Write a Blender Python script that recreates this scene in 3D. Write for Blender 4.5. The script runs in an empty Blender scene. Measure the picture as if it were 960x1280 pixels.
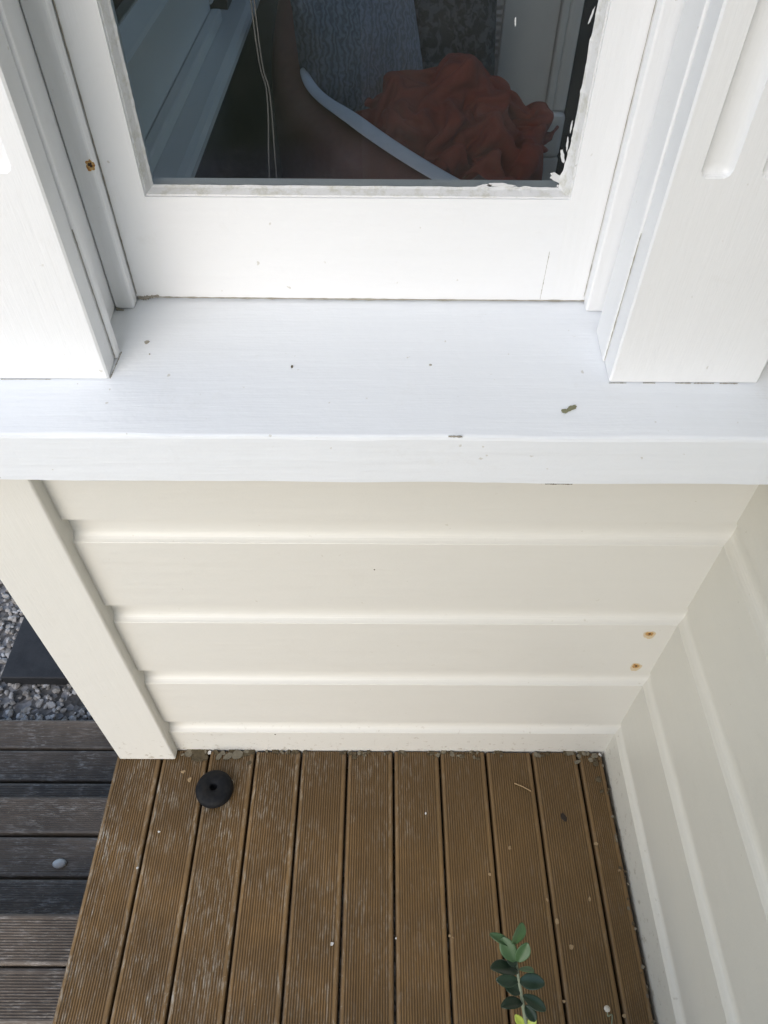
import bpy, bmesh, math, random
from mathutils import Vector, Matrix, noise
random.seed(7)
sc = bpy.context.scene
R = math.radians

# ------------------------------------------------------------------ camera
CAM = Vector((0.4421, -0.6107, 1.4574))
PITCH, YAW, ROLL, FPX = 0.859528, 0.005938, 0.010058, 916.37
fw = Vector((math.sin(YAW)*math.cos(PITCH), math.cos(YAW)*math.cos(PITCH), -math.sin(PITCH)))
rt = Vector((math.cos(YAW), -math.sin(YAW), 0)); up = rt.cross(fw)
rt, up = math.cos(ROLL)*rt + math.sin(ROLL)*up, -math.sin(ROLL)*rt + math.cos(ROLL)*up
cd = bpy.data.cameras.new('camera'); cam = bpy.data.objects.new('camera', cd)
sc.collection.objects.link(cam); sc.camera = cam
cam.matrix_world = Matrix(((rt.x, up.x, -fw.x, CAM.x), (rt.y, up.y, -fw.y, CAM.y), (rt.z, up.z, -fw.z, CAM.z), (0, 0, 0, 1)))
cd.sensor_fit = 'HORIZONTAL'; cd.sensor_width = 36; cd.lens = 36*FPX/960; cd.clip_start = .02; cd.clip_end = 3000
def pix(u, v, ax, val):
    """point where the ray of a photo pixel meets the plane axis = val"""
    d = fw + ((u-480)*rt - (v-640)*up)/FPX
    return CAM + d*((val-CAM[ax])/d[ax])

# ------------------------------------------------------------------ light
SUN = Vector((-.30, -.78, .52)).normalized()
w = bpy.data.worlds.new('World'); sc.world = w; w.use_nodes = True
nt = w.node_tree; bg = nt.nodes['Background']
sky = nt.nodes.new('ShaderNodeTexSky'); sky.sky_type = 'NISHITA'; sky.sun_disc = False
sky.sun_elevation = math.asin(SUN.z); sky.sun_rotation = math.atan2(SUN.x, SUN.y)
sky.air_density = 1.0; sky.dust_density = 1.25; sky.ozone_density = 1.0
nt.links.new(sky.outputs[0], bg.inputs[0]); bg.inputs[1].default_value = .15
sl = bpy.data.lights.new('sun', 'SUN'); sl.energy = 1.0; sl.angle = R(60); sl.color = (1, .985, .965)
so = bpy.data.objects.new('sun', sl); sc.collection.objects.link(so)
so.rotation_euler = SUN.to_track_quat('Z', 'Y').to_euler()
sc.view_settings.view_transform = 'Standard'; sc.view_settings.look = 'None'
sc.view_settings.gamma = 1; sc.view_settings.exposure = .62; sc.view_settings.use_curve_mapping = False

# ------------------------------------------------------------------ helpers
C = sc.collection
W = {}                                    # world location of every object made here
def empty(name, loc, label, cat, group=None):
    o = bpy.data.objects.new(name, None); C.objects.link(o); o.empty_display_size = .05
    o.location = loc; W[o.name] = Vector(loc); tag(o, label, cat, group); return o
def tag(o, label, cat, group=None):
    o['label'] = label; o['category'] = cat; o['kind'] = 'thing'
    if group: o['group'] = group
    return o
def mesh(name, verts, faces, mat, parent=None, smooth=False, bevel=0, kind=None, origin=None, seg=2):
    vs = [Vector(v) for v in verts]
    if origin is None:
        lo = Vector([min(v[i] for v in vs) for i in range(3)]); hi = Vector([max(v[i] for v in vs) for i in range(3)])
        origin = (lo+hi)/2
        if parent is None: origin.z = lo.z
    origin = Vector(origin)
    me = bpy.data.meshes.new(name); me.from_pydata([v-origin for v in vs], [], faces); me.update()
    bm = bmesh.new(); bm.from_mesh(me); bmesh.ops.recalc_face_normals(bm, faces=bm.faces); bm.to_mesh(me); bm.free()
    if smooth: me.polygons.foreach_set('use_smooth', [True]*len(me.polygons))
    me.materials.append(mat)
    o = bpy.data.objects.new(name, me); C.objects.link(o)
    W[o.name] = origin
    if parent is not None: o.parent = parent; o.location = origin - W[parent.name]
    else: o.location = origin
    if bevel:
        b = o.modifiers.new('bevel', 'BEVEL'); b.width = bevel; b.segments = seg; b.limit_method = 'ANGLE'; b.angle_limit = R(40)
    if kind: o['kind'] = kind
    return o
def twin(o, shift, parent=None):
    """another piece sharing the mesh data of o"""
    c = o.copy(); C.objects.link(c); W[c.name] = W[o.name] + Vector(shift)
    p = parent or o.parent
    c.parent = p; c.location = W[c.name] - (W[p.name] if p else Vector())
    return c
def boxv(x0, x1, y0, y1, z0, z1):
    v = [(x, y, z) for z in (z0, z1) for y in (y0, y1) for x in (x0, x1)]
    f = [(0, 1, 3, 2), (4, 6, 7, 5), (0, 4, 5, 1), (2, 3, 7, 6), (0, 2, 6, 4), (1, 5, 7, 3)]
    return v, f
def box(name, b, mat, parent=None, bevel=.002, **k):
    v, f = boxv(*b); return mesh(name, v, f, mat, parent, bevel=bevel, **k)
def prism(prof, axis, a, b):
    """closed 2-D profile in the two other axes, extruded along axis"""
    n = len(prof); v = []
    for t in (a, b):
        for p in prof:
            q = list(p); q.insert(axis, t); v.append(tuple(q))
    f = [tuple(range(n)), tuple(range(2*n-1, n-1, -1))]
    f += [(i, (i+1) % n, n+(i+1) % n, n+i) for i in range(n)]
    return v, f
def join(*parts):
    V, F = [], []
    for v, f in parts:
        o = len(V); V += list(v); F += [tuple(i+o for i in q) for q in f]
    return V, F
def tube(path, rad, n=8, caps=True):
    V, F = [], []; path = [Vector(p) for p in path]
    prev = None
    for i, p in enumerate(path):
        t = (path[min(i+1, len(path)-1)] - path[max(i-1, 0)]).normalized()
        a = Vector((0, 0, 1)) if abs(t.z) < .9 else Vector((1, 0, 0))
        if prev is not None: a = prev
        s = (a - t*a.dot(t)).normalized(); prev = s; q = t.cross(s)
        r = rad[i] if isinstance(rad, (list, tuple)) else rad
        for k in range(n):
            g = 2*math.pi*k/n; V.append(p + (s*math.cos(g)+q*math.sin(g))*r)
    for i in range(len(path)-1):
        for k in range(n):
            F.append((i*n+k, i*n+(k+1) % n, (i+1)*n+(k+1) % n, (i+1)*n+k))
    if caps:
        F.append(tuple(range(n))); F.append(tuple(range((len(path)-1)*n, len(path)*n)))
    return V, F
def lathe(prof, n=40, c=(0, 0, 0)):
    V, F = [], []
    m = len(prof)
    for k in range(n):
        g = 2*math.pi*k/n
        for r, z in prof: V.append((c[0]+r*math.cos(g), c[1]+r*math.sin(g), c[2]+z))
    for k in range(n):
        for i in range(m-1):
            F.append((k*m+i, ((k+1) % n)*m+i, ((k+1) % n)*m+i+1, k*m+i+1))
    return V, F
def spline(pts, per=8):
    pts = [Vector(p) for p in pts]; out = []
    for i in range(len(pts)-1):
        p0, p1, p2, p3 = pts[max(i-1, 0)], pts[i], pts[i+1], pts[min(i+2, len(pts)-1)]
        for k in range(per):
            t = k/per
            out.append(.5*((2*p1)+(p2-p0)*t+(2*p0-5*p1+4*p2-p3)*t*t+(3*p1-p0-3*p2+p3)*t**3))
    out.append(pts[-1]); return out

# ------------------------------------------------------------------ materials
class NT:
    def __init__(s, name):
        s.m = bpy.data.materials.new(name); s.m.use_nodes = True; s.t = s.m.node_tree
        s.b = s.t.nodes['Principled BSDF']; s.out = s.t.nodes['Material Output']
    def n(s, typ, **k):
        o = s.t.nodes.new('ShaderNode'+typ)
        for a, b in k.items():
            if isinstance(a, str) and hasattr(o, a): setattr(o, a, b)
        return o
    def l(s, a, b): s.t.links.new(a, b)
    def pos(s, scale=(1, 1, 1), rnd=0):
        g = s.n('NewGeometry'); m = s.n('Mapping'); m.inputs['Scale'].default_value = scale
        s.l(g.outputs['Position'], m.inputs['Vector'])
        if rnd:
            oi = s.n('ObjectInfo'); mm = s.n('Math', operation='MULTIPLY'); mm.inputs[1].default_value = rnd
            s.l(oi.outputs['Random'], mm.inputs[0])
            cx = s.n('CombineXYZ')
            for i in range(3): s.l(mm.outputs[0], cx.inputs[i])
            s.l(cx.outputs[0], m.inputs['Location'])
        return m.outputs[0]
    def noise(s, vec, scale, detail=4, rough=.6, dist=0):
        o = s.n('TexNoise'); o.inputs['Scale'].default_value = scale; o.inputs['Detail'].default_value = detail
        o.inputs['Roughness'].default_value = rough; o.inputs['Distortion'].default_value = dist
        s.l(vec, o.inputs['Vector']); return o.outputs['Fac']
    def ramp(s, fac, stops):
        o = s.n('ValToRGB'); e = o.color_ramp.elements
        while len(e) < len(stops): e.new(.5)
        for i, (p, c) in enumerate(stops):
            e[i].position = p; e[i].color = (c, c, c, 1) if isinstance(c, (int, float)) else (*c, 1)
        s.l(fac, o.inputs['Fac']); return o.outputs['Color']
    def mix(s, fac, a, b, mode='MIX'):
        o = s.n('Mix', data_type='RGBA', blend_type=mode)
        for i, x in ((0, fac), (6, a), (7, b)):
            if isinstance(x, (int, float)): o.inputs[i].default_value = x
            elif isinstance(x, tuple): o.inputs[i].default_value = (*x, 1)
            else: s.l(x, o.inputs[i])
        return o.outputs[2]
    def math(s, op, a, b=0.):
        o = s.n('Math', operation=op)
        for i, x in ((0, a), (1, b)):
            if isinstance(x, (int, float)): o.inputs[i].default_value = x
            else: s.l(x, o.inputs[i])
        return o.outputs[0]
    def bump(s, h, strength, dist=.001, prev=None):
        o = s.n('Bump'); o.inputs['Strength'].default_value = strength; o.inputs['Distance'].default_value = dist
        s.l(h, o.inputs['Height'])
        if prev is not None: s.l(prev, o.inputs['Normal'])
        return o.outputs[0]
    def set(s, col=None, rough=None, normal=None, spec=None):
        for nme, x in (('Base Color', col), ('Roughness', rough), ('Normal', normal), ('Specular IOR Level', spec)):
            if x is None: continue
            if isinstance(x, (int, float)): s.b.inputs[nme].default_value = x
            elif isinstance(x, tuple): s.b.inputs[nme].default_value = (*x, 1)
            else: s.l(x, s.b.inputs[nme])
        return s.m

def paint(name, col, grain, rough=.38, dirt=(.45, .42, .34), amount=.5, splash=False):
    t = NT(name); v = t.pos((1, 1, 1)); g = t.pos(grain, 11)
    big = t.noise(v, 5, 5); blot = t.ramp(big, [(.3, 0), (.75, 1)])
    c = t.mix(t.math('MULTIPLY', blot, .10), col, tuple(x*.86 for x in col))
    streak = t.noise(g, 38, 5, .7)
    c = t.mix(t.math('MULTIPLY', t.ramp(streak, [(.35, 0), (.8, 1)]), .10), c, tuple(x*.82 for x in col))
    speck = t.ramp(t.noise(v, 95, 2, .5), [(.735, 0), (.77, 1)])
    c = t.mix(t.math('MULTIPLY', speck, amount), c, dirt)
    smear = t.math('MULTIPLY', t.ramp(t.noise(v, 14, 6, .75, .4), [(.60, 0), (.78, 1)]), amount*.28)
    c = t.mix(smear, c, dirt)
    b = t.bump(streak, .55, .0016); b = t.bump(t.noise(v, 22, 4), .35, .003, b)
    if splash:
        sx = t.n('SeparateXYZ'); t.l(v, sx.inputs[0])
        near = t.math('SUBTRACT', 1., t.math('MULTIPLY', sx.outputs[2], 5.)); near = t.n('Clamp').outputs[0] if False else t.math('MAXIMUM', near, 0.)
        sp_ = t.ramp(t.math('ADD', t.noise(v, 75, 4, .7), t.math('MULTIPLY', near, .09)), [(.66, 0), (.74, 1)])
        c = t.mix(t.math('MULTIPLY', t.math('MULTIPLY', sp_, near), .55), c, (.26, .20, .12))
    return t.set(c, t.math('ADD', t.math('MULTIPLY', big, .22), rough-.1), b)
M = {}
M['white'] = paint('white_gloss_paint', (.80, .81, .825), (.10, 1, 1.4))
M['white_v'] = paint('white_paint_vertical', (.80, .81, .82), (1.4, 1, .10))
M['sill'] = paint('sky_tinted_sill_paint', (.785, .815, .85), (.09, 1.6, 2.2), .36)  # bluer than the other whites: sky light on the sill put into the paint
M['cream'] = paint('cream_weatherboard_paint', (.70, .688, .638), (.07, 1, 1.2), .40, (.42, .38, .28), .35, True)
M['cream_shaded'] = paint('shaded_weatherboard_paint', (.665, .638, .555), (1, .07, 1.2), .42, (.42, .38, .28), .35, True)  # cream darkened and warmed: the side wall's shade put into its colour
M['cream_v'] = paint('cream_corner_paint', (.715, .703, .652), (1.2, 1, .07), .42, (.42, .38, .28), .35, True)

t = NT('putty_paint'); v = t.pos()
c = t.mix(t.ramp(t.noise(v, 60, 5, .8), [(.48, 0), (.68, 1)]), (.66, .67, .68), (.50, .50, .45))
c = t.mix(t.ramp(t.noise(v, 130, 4, .8), [(.66, 0), (.74, 1)]), c, (.25, .25, .22))
M['putty'] = t.set(c, .5, t.bump(t.noise(v, 160, 4), .3, .001))
t = NT('crack_dirt'); v = t.pos()
M['crack'] = t.set(t.mix(t.noise(v, 150), (.20, .18, .14), (.45, .43, .37)), .9)
t = NT('dried_paint'); M['smear'] = t.set((.60, .61, .62), .5)
t = NT('rust'); v = t.pos()
M['rust'] = t.set(t.mix(t.ramp(t.noise(v, 400), [(.4, 0), (.6, 1)]), (.36, .15, .035), (.58, .38, .14)), .8)
t = NT('rust_halo'); v = t.pos(); M['halo'] = t.set(t.mix(t.ramp(t.noise(v, 260, 4), [(.35, 0), (.7, 1)]), (.60, .52, .38), (.62, .47, .26)), .6)
M['nail'] = NT('nail_rust').set((.05, .025, .012), .7)
M['chip'] = NT('paint_chip').set((.20, .20, .12), .8)

def timber(name, a, b, grey, axis, greyamt, ribs=False, streakdir=None):
    t = NT(name); s = (1, .05, 1) if axis == 1 else (.05, 1, 1)
    g = t.pos(s, 23); v = t.pos(); vr = t.pos((1, 1, 1), 17)
    grain = t.noise(g, 130, 6, .72, .3)
    c = t.mix(t.ramp(grain, [(.28, 0), (.72, 1)]), a, b)
    oi = t.n('ObjectInfo')
    c = t.mix(t.math('MULTIPLY', t.math('SUBTRACT', oi.outputs['Random'], .0), .60), c, tuple(x*.50 for x in a))
    # blotchy staining
    bl = t.ramp(t.noise(vr, 9, 5, .65), [(.38, 0), (.70, 1)])
    c = t.mix(t.math('MULTIPLY', bl, .75), c, tuple(x*.38 for x in a))
    wet = t.ramp(t.noise(v, 5.5, 6, .62, .3), [(.44, 0), (.62, 1)])      # large stains running across several boards
    c = t.mix(t.math('MULTIPLY', wet, .55), c, tuple(x*.36 for x in a))
    # pale weathered fibres and lichen, broken into short streaks, heavier on the exposed left end
    sx = t.n('SeparateXYZ'); gg = t.n('NewGeometry'); t.l(gg.outputs['Position'], sx.inputs[0])
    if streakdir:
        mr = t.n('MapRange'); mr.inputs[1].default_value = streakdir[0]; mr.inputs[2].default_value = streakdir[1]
        mr.inputs[3].default_value = 1; mr.inputs[4].default_value = .12; t.l(sx.outputs[0], mr.inputs[0]); wear_shade = mr.outputs[0]
    else: wear_shade = t.math('ADD', .8, 0.)
    if streakdir: c = t.mix(t.math('MULTIPLY', t.math('SUBTRACT', 1., wear_shade), .62), c, tuple(x*.42 for x in a))   # right-hand boards darkened, shade put into their colour
    if streakdir:      # darker strip along the foot of the wall
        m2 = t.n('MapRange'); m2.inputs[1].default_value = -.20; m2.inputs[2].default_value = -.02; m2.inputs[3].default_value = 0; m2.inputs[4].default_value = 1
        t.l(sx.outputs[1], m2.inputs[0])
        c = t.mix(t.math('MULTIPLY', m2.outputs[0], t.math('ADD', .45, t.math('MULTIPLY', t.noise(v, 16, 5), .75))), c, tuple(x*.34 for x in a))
    s2 = (1, .22, 1) if axis == 1 else (.22, 1, 1)
    fine = t.noise(t.pos(s2, 5), 170, 5, .75, .2)
    patch = t.ramp(t.noise(vr, 13, 4, .6), [(.36, 0), (.62, 1)])
    k = t.math('MULTIPLY', t.math('MULTIPLY', t.ramp(fine, [(.50, 0), (.66, 1)]), patch), t.math('MULTIPLY', wear_shade, greyamt))
    c = t.mix(k, c, grey)
    spot = t.math('MULTIPLY', t.ramp(t.noise(v, 120, 2, .5), [(.70, 0), (.74, 1)]), .5)
    c = t.mix(t.math('MULTIPLY', spot, wear_shade), c, (.45, .40, .30))
    if ribs:      # grooves darker than the crests
        m3 = t.n('MapRange'); m3.inputs[1].default_value = -.0014; m3.inputs[2].default_value = -.0004; m3.inputs[3].default_value = .50; m3.inputs[4].default_value = 0
        t.l(sx.outputs[2], m3.inputs[0]); c = t.mix(m3.outputs[0], c, (.030, .018, .009))
    rr = t.math('ADD', .30, t.math('MULTIPLY', t.noise(vr, 20, 4), .42))
    bmp = t.bump(grain, .55, .0015); bmp = t.bump(fine, .35, .001, bmp)
    return t.set(c, rr, bmp)
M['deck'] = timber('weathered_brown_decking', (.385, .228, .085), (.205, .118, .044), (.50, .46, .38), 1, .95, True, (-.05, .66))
M['step'] = timber('grey_weathered_decking', (.265, .205, .150), (.140, .105, .076), (.46, .42, .37), 0, 1.1)
M['frame'] = timber('dark_subframe', (.05, .04, .03), (.03, .024, .018), (.1, .1, .09), 0, .2)

t = NT('glass_pane'); t.t.nodes.remove(t.b)
fr = t.n('Fresnel'); fr.inputs[0].default_value = 1.5
tr = t.n('BsdfTransparent'); tr.inputs[0].default_value = (.93, .95, .95, 1)
gl = t.n('BsdfGlossy'); gl.inputs['Roughness'].default_value = .01
ms = t.n('MixShader'); t.l(fr.outputs[0], ms.inputs[0]); t.l(tr.outputs[0], ms.inputs[1]); t.l(gl.outputs[0], ms.inputs[2])
v = t.pos(); df = t.n('BsdfDiffuse'); df.inputs[0].default_value = (.6, .6, .6, 1); m2 = t.n('MixShader')
haze = t.math('ADD', .002, t.math('MULTIPLY', t.ramp(t.noise(v, 9, 6, .7, .5), [(.45, 0), (.75, 1)]), .014))
t.l(haze, m2.inputs[0]); t.l(ms.outputs[0], m2.inputs[1]); t.l(df.outputs[0], m2.inputs[2])
t.l(m2.outputs[0], t.out.inputs[0]); M['glass'] = t.m   # window glass; reflections painted on as a pale film of dust

t = NT('black_rubber'); v = t.pos()
t.b.inputs['Specular IOR Level'].default_value = .18
M['rubber'] = t.set(t.mix(t.math('MULTIPLY', t.ramp(t.noise(v, 45, 5, .7), [(.45, 0), (.75, 1)]), .35), (.006, .007, .009), (.05, .045, .038)), t.math('ADD', .5, t.math('MULTIPLY', t.noise(v, 60), .3)), t.bump(t.noise(v, 500, 3), .2, .0005))
t = NT('gravel_stone'); v = t.pos()
vor = t.n('TexVoronoi'); vor.inputs['Scale'].default_value = 45; t.l(v, vor.inputs['Vector'])
c = t.ramp(vor.outputs['Color'], [(.1, (.24, .21, .18)), (.4, (.45, .41, .36)), (.62, (.60, .56, .51)), (.85, (.78, .76, .74)), (1, (.42, .33, .23))])
c = t.mix(t.math('MULTIPLY', t.noise(v, 260, 4), .45), c, (.22, .20, .18))
M['gravel'] = t.set(c, .8, t.bump(t.noise(v, 300, 4), .5, .001))
t = NT('ground_earth'); v = t.pos()
vor = t.n('TexVoronoi'); vor.inputs['Scale'].default_value = 55; t.l(v, vor.inputs['Vector'])
c = t.ramp(vor.outputs['Color'], [(.1, (.07, .065, .06)), (.5, (.17, .16, .15)), (.9, (.34, .33, .33))])
sx = t.n('SeparateXYZ'); t.l(v, sx.inputs[0])
gr = t.mix(t.noise(v, 30, 6), (.030, .055, .016), (.075, .105, .03))
ln = t.n('VectorMath', operation='LENGTH'); t.l(v, ln.inputs[0])
far = t.ramp(t.math('MULTIPLY', t.math('ADD', ln.outputs['Value'], t.math('MULTIPLY', t.noise(v, 3), 1.2)), .1), [(.45, 0), (.50, 1)])
M['ground'] = t.set(t.mix(far, c, gr), .9, t.bump(vor.outputs['Distance'], .7, .01))
t = NT('slate'); v = t.pos()
c = t.mix(t.ramp(t.noise(v, 16, 6, .7), [(.3, 0), (.7, 1)]), (.024, .024, .025), (.048, .048, .049))
c = t.mix(t.math('MULTIPLY', t.ramp(t.noise(v, 70, 5, .7), [(.6, 0), (.75, 1)]), .25), c, (.12, .12, .12))
M['slate'] = t.set(c, .65, t.bump(t.noise(v, 40, 6), .5, .004))
def plain(name, col, rough=.6, nz=30, var=.35, bump=.3, dist=.002):
    t = NT(name); v = t.pos(); f = t.noise(v, nz, 5)
    return t.set(t.mix(f, col, tuple(x*(1-var) for x in col)), rough, t.bump(f, bump, dist))
M['leather'] = plain('brown_leather', (.34, .16, .135), .42, 60)
M['sheet'] = plain('white_sheet', (.82, .82, .88), .8, 40, .2)
M['throw'] = plain('terracotta_cloth', (.27, .055, .034), .9, 300, .35, .4, .001)
M['inside_white'] = plain('inside_white_paint', (.82, .80, .77), .28, 12, .08, .15)
M['inside_dark'] = plain('charcoal_lining', (.055, .058, .062), .7, 18, .4)
M['near_black'] = plain('near_black_fill', (.012, .012, .014), .5, 18, .4)
M['carpet'] = plain('dark_carpet', (.26, .23, .20), .95, 200, .5, .5)
M['ceiling'] = plain('ceiling_paint', (.7, .7, .68), .7, 10, .05)
M['roof'] = plain('roof_iron', (.16, .17, .18), .5, 10, .2)
M['cord'] = plain('cord', (.20, .18, .18), .8)
t = NT('knit_grey'); v = t.pos((1, 1, 1)); wv = t.n('TexWave'); wv.inputs['Scale'].default_value = 28; wv.inputs['Distortion'].default_value = 9; wv.inputs['Detail Scale'].default_value = 2
t.l(v, wv.inputs['Vector'])
M['knit'] = t.set(t.mix(wv.outputs['Fac'], (.14, .15, .185), (.23, .25, .31)), .9, t.bump(wv.outputs['Fac'], .6, .004))
t = NT('black_pattern'); v = t.pos(); f = t.ramp(t.noise(v, 42, 3, .7, .6), [(.48, 0), (.56, 1)])
M['pattern'] = t.set(t.mix(f, (.012, .013, .016), (.075, .08, .09)), .85, t.bump(f, .3, .002))
t = NT('embossed_paper'); v = t.pos((1, 0, 1)); vo = t.n('TexVoronoi'); vo.inputs['Scale'].default_value = 11; vo.inputs['Randomness'].default_value = .15
t.l(v, vo.inputs['Vector']); rg = t.math('SINE', t.math('MULTIPLY', vo.outputs['Distance'], 26.))
M['emboss'] = t.set((.76, .76, .77), .45, t.bump(rg, .6, .004))
M['terracotta'] = plain('terracotta_pot', (.33, .13, .07), .8, 30)
M['soil'] = plain('potting_soil', (.03, .022, .015), .95, 120, .5, 1, .006)
def leafmat(name, a, b, rough):
    t = NT(name); v = t.pos(); c = t.mix(t.noise(v, 90, 3), a, b)
    t.b.inputs['Subsurface Weight'].default_value = .0
    return t.set(c, rough, t.bump(t.noise(v, 160, 3), .25, .001))
M['leaf_dark'] = leafmat('leaf_dark', (.012, .027, .016), (.022, .048, .024), .36)
M['leaf_mid'] = leafmat('leaf_mid', (.040, .090, .034), (.065, .130, .050), .45)
M['leaf_lime'] = leafmat('leaf_lime', (.32, .42, .05), (.42, .48, .09), .5)
M['stem'] = leafmat('stem', (.16, .20, .13), (.22, .24, .17), .7)
M['petal'] = plain('dry_petal', (.40, .28, .15), .8)
M['white_bit'] = plain('white_bit', (.78, .76, .72), .7)
M['dirt'] = plain('loose_dirt', (.13, .10, .055), .95, 90, .7, .8, .003)
M['dirt_pale'] = plain('pale_dirt', (.24, .21, .15), .95, 90, .6, .8, .003)
M['knot'] = plain('wood_knot', (.022, .014, .008), .6)
M['seed'] = plain('seed_head', (.55, .52, .46), .9)

# ------------------------------------------------------------------ ground and steps
GZ = -.62
gv = [(-1500, -1500, GZ), (1500, -1500, GZ), (1500, 1500, GZ), (-1500, 1500, GZ)]
mesh('ground', gv, [(0, 1, 2, 3)], M['ground'], kind='structure', origin=(0, 0, GZ))
def gravel():
    rr = random.Random(3); V, F = [], []
    ico = bmesh.new(); bmesh.ops.create_icosphere(ico, subdivisions=1, radius=1)
    iv = [v.co.copy() for v in ico.verts]; iff = [tuple(v.index for v in f.verts) for f in ico.faces]; ico.free()
    shapes = []
    for k in range(14):
        shapes.append([v*(1+rr.uniform(-.28, .22)) for v in iv])
    def put(n, x0, x1, y0, y1, smin, smax, zl):
        for i in range(n):
            x, y = rr.uniform(x0, x1), rr.uniform(y0, y1)
            s = rr.uniform(smin, smax); q = Matrix.Rotation(rr.uniform(0, 6.28), 3, 'Z') @ Matrix.Rotation(rr.uniform(-.5, .5), 3, 'X')
            sx = Vector((s*rr.uniform(.8, 1.3), s*rr.uniform(.7, 1.1), s*rr.uniform(.45, .8)))
            c = Vector((x, y, GZ + rr.uniform(.001, zl))); o = len(V)
            for v in rr.choice(shapes): V.append(q @ Vector((v.x*sx.x, v.y*sx.y, v.z*sx.z)) + c)
            F.extend(tuple(j+o for j in f) for f in iff)
    put(3600, -1.5, -.12, .30, 1.4, .006, .0135, .012)
    put(1500, -1.5, -.12, .30, 1.4, .004, .008, .020)
    put(3000, -3.0, -.12, 1.4, 3.2, .008, .017, .012)
    put(2400, -3.0, -1.45, -1.2, 1.4, .008, .017, .012)
    o = mesh('gravel', V, F, M['gravel'], kind='stuff', origin=(-1, 1, GZ))
    o['label'] = 'grey and brown crushed gravel around the slate paver'; o['category'] = 'gravel'
gravel()
pv = []
for i, (x, y) in enumerate([(-.716, .462), (-.235, .460), (-.232, .985), (-.712, .99)]): pv.append((x, y))
pav = mesh('paver', *prism(pv, 2, GZ+.004, GZ+.050), M['slate'], bevel=.005, seg=3)
tag(pav, 'dark slate stepping stone set in the gravel', 'paver')

def ribbed(width, ribs, depth, thick, edge=.004):
    """cross-section of a grip-tread board, top at 0"""
    top = [(-width/2, -thick), (-width/2, -edge), (-width/2+edge*.3, -edge*.3), (-width/2+edge, 0)]
    n = ribs; x0 = -width/2+edge+.003; step = (width-2*edge-.006)/n
    for i in range(n):
        a = x0+i*step
        top += [(a, 0), (a+step*.18, -depth), (a+step*.50, -depth), (a+step*.68, 0)]
    top += [(width/2-edge, 0), (width/2-edge*.3, -edge*.3), (width/2, -edge), (width/2, -thick)]
    return top
steps = empty('deck_steps', (-.75, -.3, GZ), 'weathered grey timber steps leading down to the gravel', 'steps')
levels = [(-.13, -.271, 7), (-.33, .023, 4), (-.53, .313, 4)]
for li, (z, nose, nb) in enumerate(levels):
    prof = ribbed(.0855 if li else .087, 15, .0016 if li == 0 else .0010, .024, .005)
    first = None
    for k in range(nb):
        yc = nose - .0455 - k*.0912
        if first is None:
            v, f = prism([(p[0]+yc, p[1]+z) for p in prof], 0, -1.45, -.104)
            first = mesh('step_board', v, f, M['step'], steps); o = first
        else: o = twin(first, (0, -k*.0912, 0), steps)
        o.rotation_euler = (random.uniform(-.012, .012), 0, random.uniform(-.002, .002)); o.location.z += random.uniform(-.002, .001)
    y1 = nose - .022; ya = nose-.0912*nb+.02
    box('riser', (-1.44, -.11, y1, y1+.018, z-.19 if li < 2 else GZ+.002, z-.026), M['frame'], steps)
    for x in (-1.43, -.80, -.155):
        box('stringer', (x, x+.04, ya, y1-.002, GZ-.01, z-.0245), M['frame'], steps)

# ------------------------------------------------------------------ deck
deck = empty('timber_deck', (.4, -1, GZ), 'raised deck of brown ribbed boards below the window', 'deck')
P = .094
prof = ribbed(.0905, 17, .0015, .027, .0040)
first = None
for k in range(-1, 9):
    xc = k*P + P/2
    if first is None:
        v, f = prism([(p[0]+xc, p[1]) for p in prof], 1, -2.1, -.003)
        # extrude along y: the profile is (x, z)
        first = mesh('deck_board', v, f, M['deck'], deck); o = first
    else: o = twin(first, ((k+1)*P, 0, 0), deck)
    o.location.y += random.uniform(-.002, .0015); o.location.z += random.uniform(-.0003, .0003)
prof = ribbed(.0478, 9, .0015, .027, .0040)
v, f = prism([(p[0]+9*P+.0025+.0235, p[1]) for p in prof], 1, -2.1, -.004)
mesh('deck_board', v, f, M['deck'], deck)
for y in (-.06, -.5, -.95, -1.4, -1.85, -2.07):
    box('joist', (-.085, .89, y-.022, y+.022, -.13, -.0275), M['frame'], deck)
for x in (-.04, .42, .86):
    for y in (-.10, -1.1, -2.03):
        box('post', (x-.04, x+.04, y-.04, y+.04, GZ-.02, -.128), M['frame'], deck)
# gap closers: a fascia under the deck's open end
box('fascia', (-.089, -.0865+.02, -2.1, -.03, -.19, -.029), M['frame'], deck, bevel=.003)

# ------------------------------------------------------------------ weatherboards
E0, COVER, COVE, CDEP = .0845, .1995, .046, .0125
edges = [E0 + COVER*i for i in range(14)]        # top edge of each board's flat face
def wb_profile(lo, e):
    """(out, z): out = depth behind the face"""
    pr = [(.0012, lo), (0, lo+.0012), (0, e-.001), (.0006, e)]
    for i in range(1, 13):
        t = (i/12)**2.2; pr.append((CDEP*(1-(1-t)**9), e + COVE*t*.97))
    pr += [(.024, e+COVE*.97), (.024, lo)]
    return pr
def boards(parent, along, plane, sign, a, b, zlo, zhi, mat, name='weatherboard'):
    """clad the plane with boards running along an axis (0 = x, 1 = y); sign: direction to the inside"""
    out = []
    for i, e in enumerate(edges):
        lo = 0.0 if i == 0 else edges[i-1] + COVE
        if i == 0: lo = -.10
        if e + COVE <= zlo or lo >= zhi: continue
        pr = wb_profile(max(lo, zlo), e)
        hi = zhi
        q = []
        for o_, z in pr: q.append((o_, min(z, hi)))
        pr = q
        if along == 0: v, f = prism([(plane+sign*o_, z) for o_, z in pr], 0, a, b)
        else: v, f = prism([(plane+sign*o_, z) for o_, z in pr], 1, a, b)
        out.append(mesh(name, v, f, mat, parent))
    return out

XR = .9035
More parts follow.
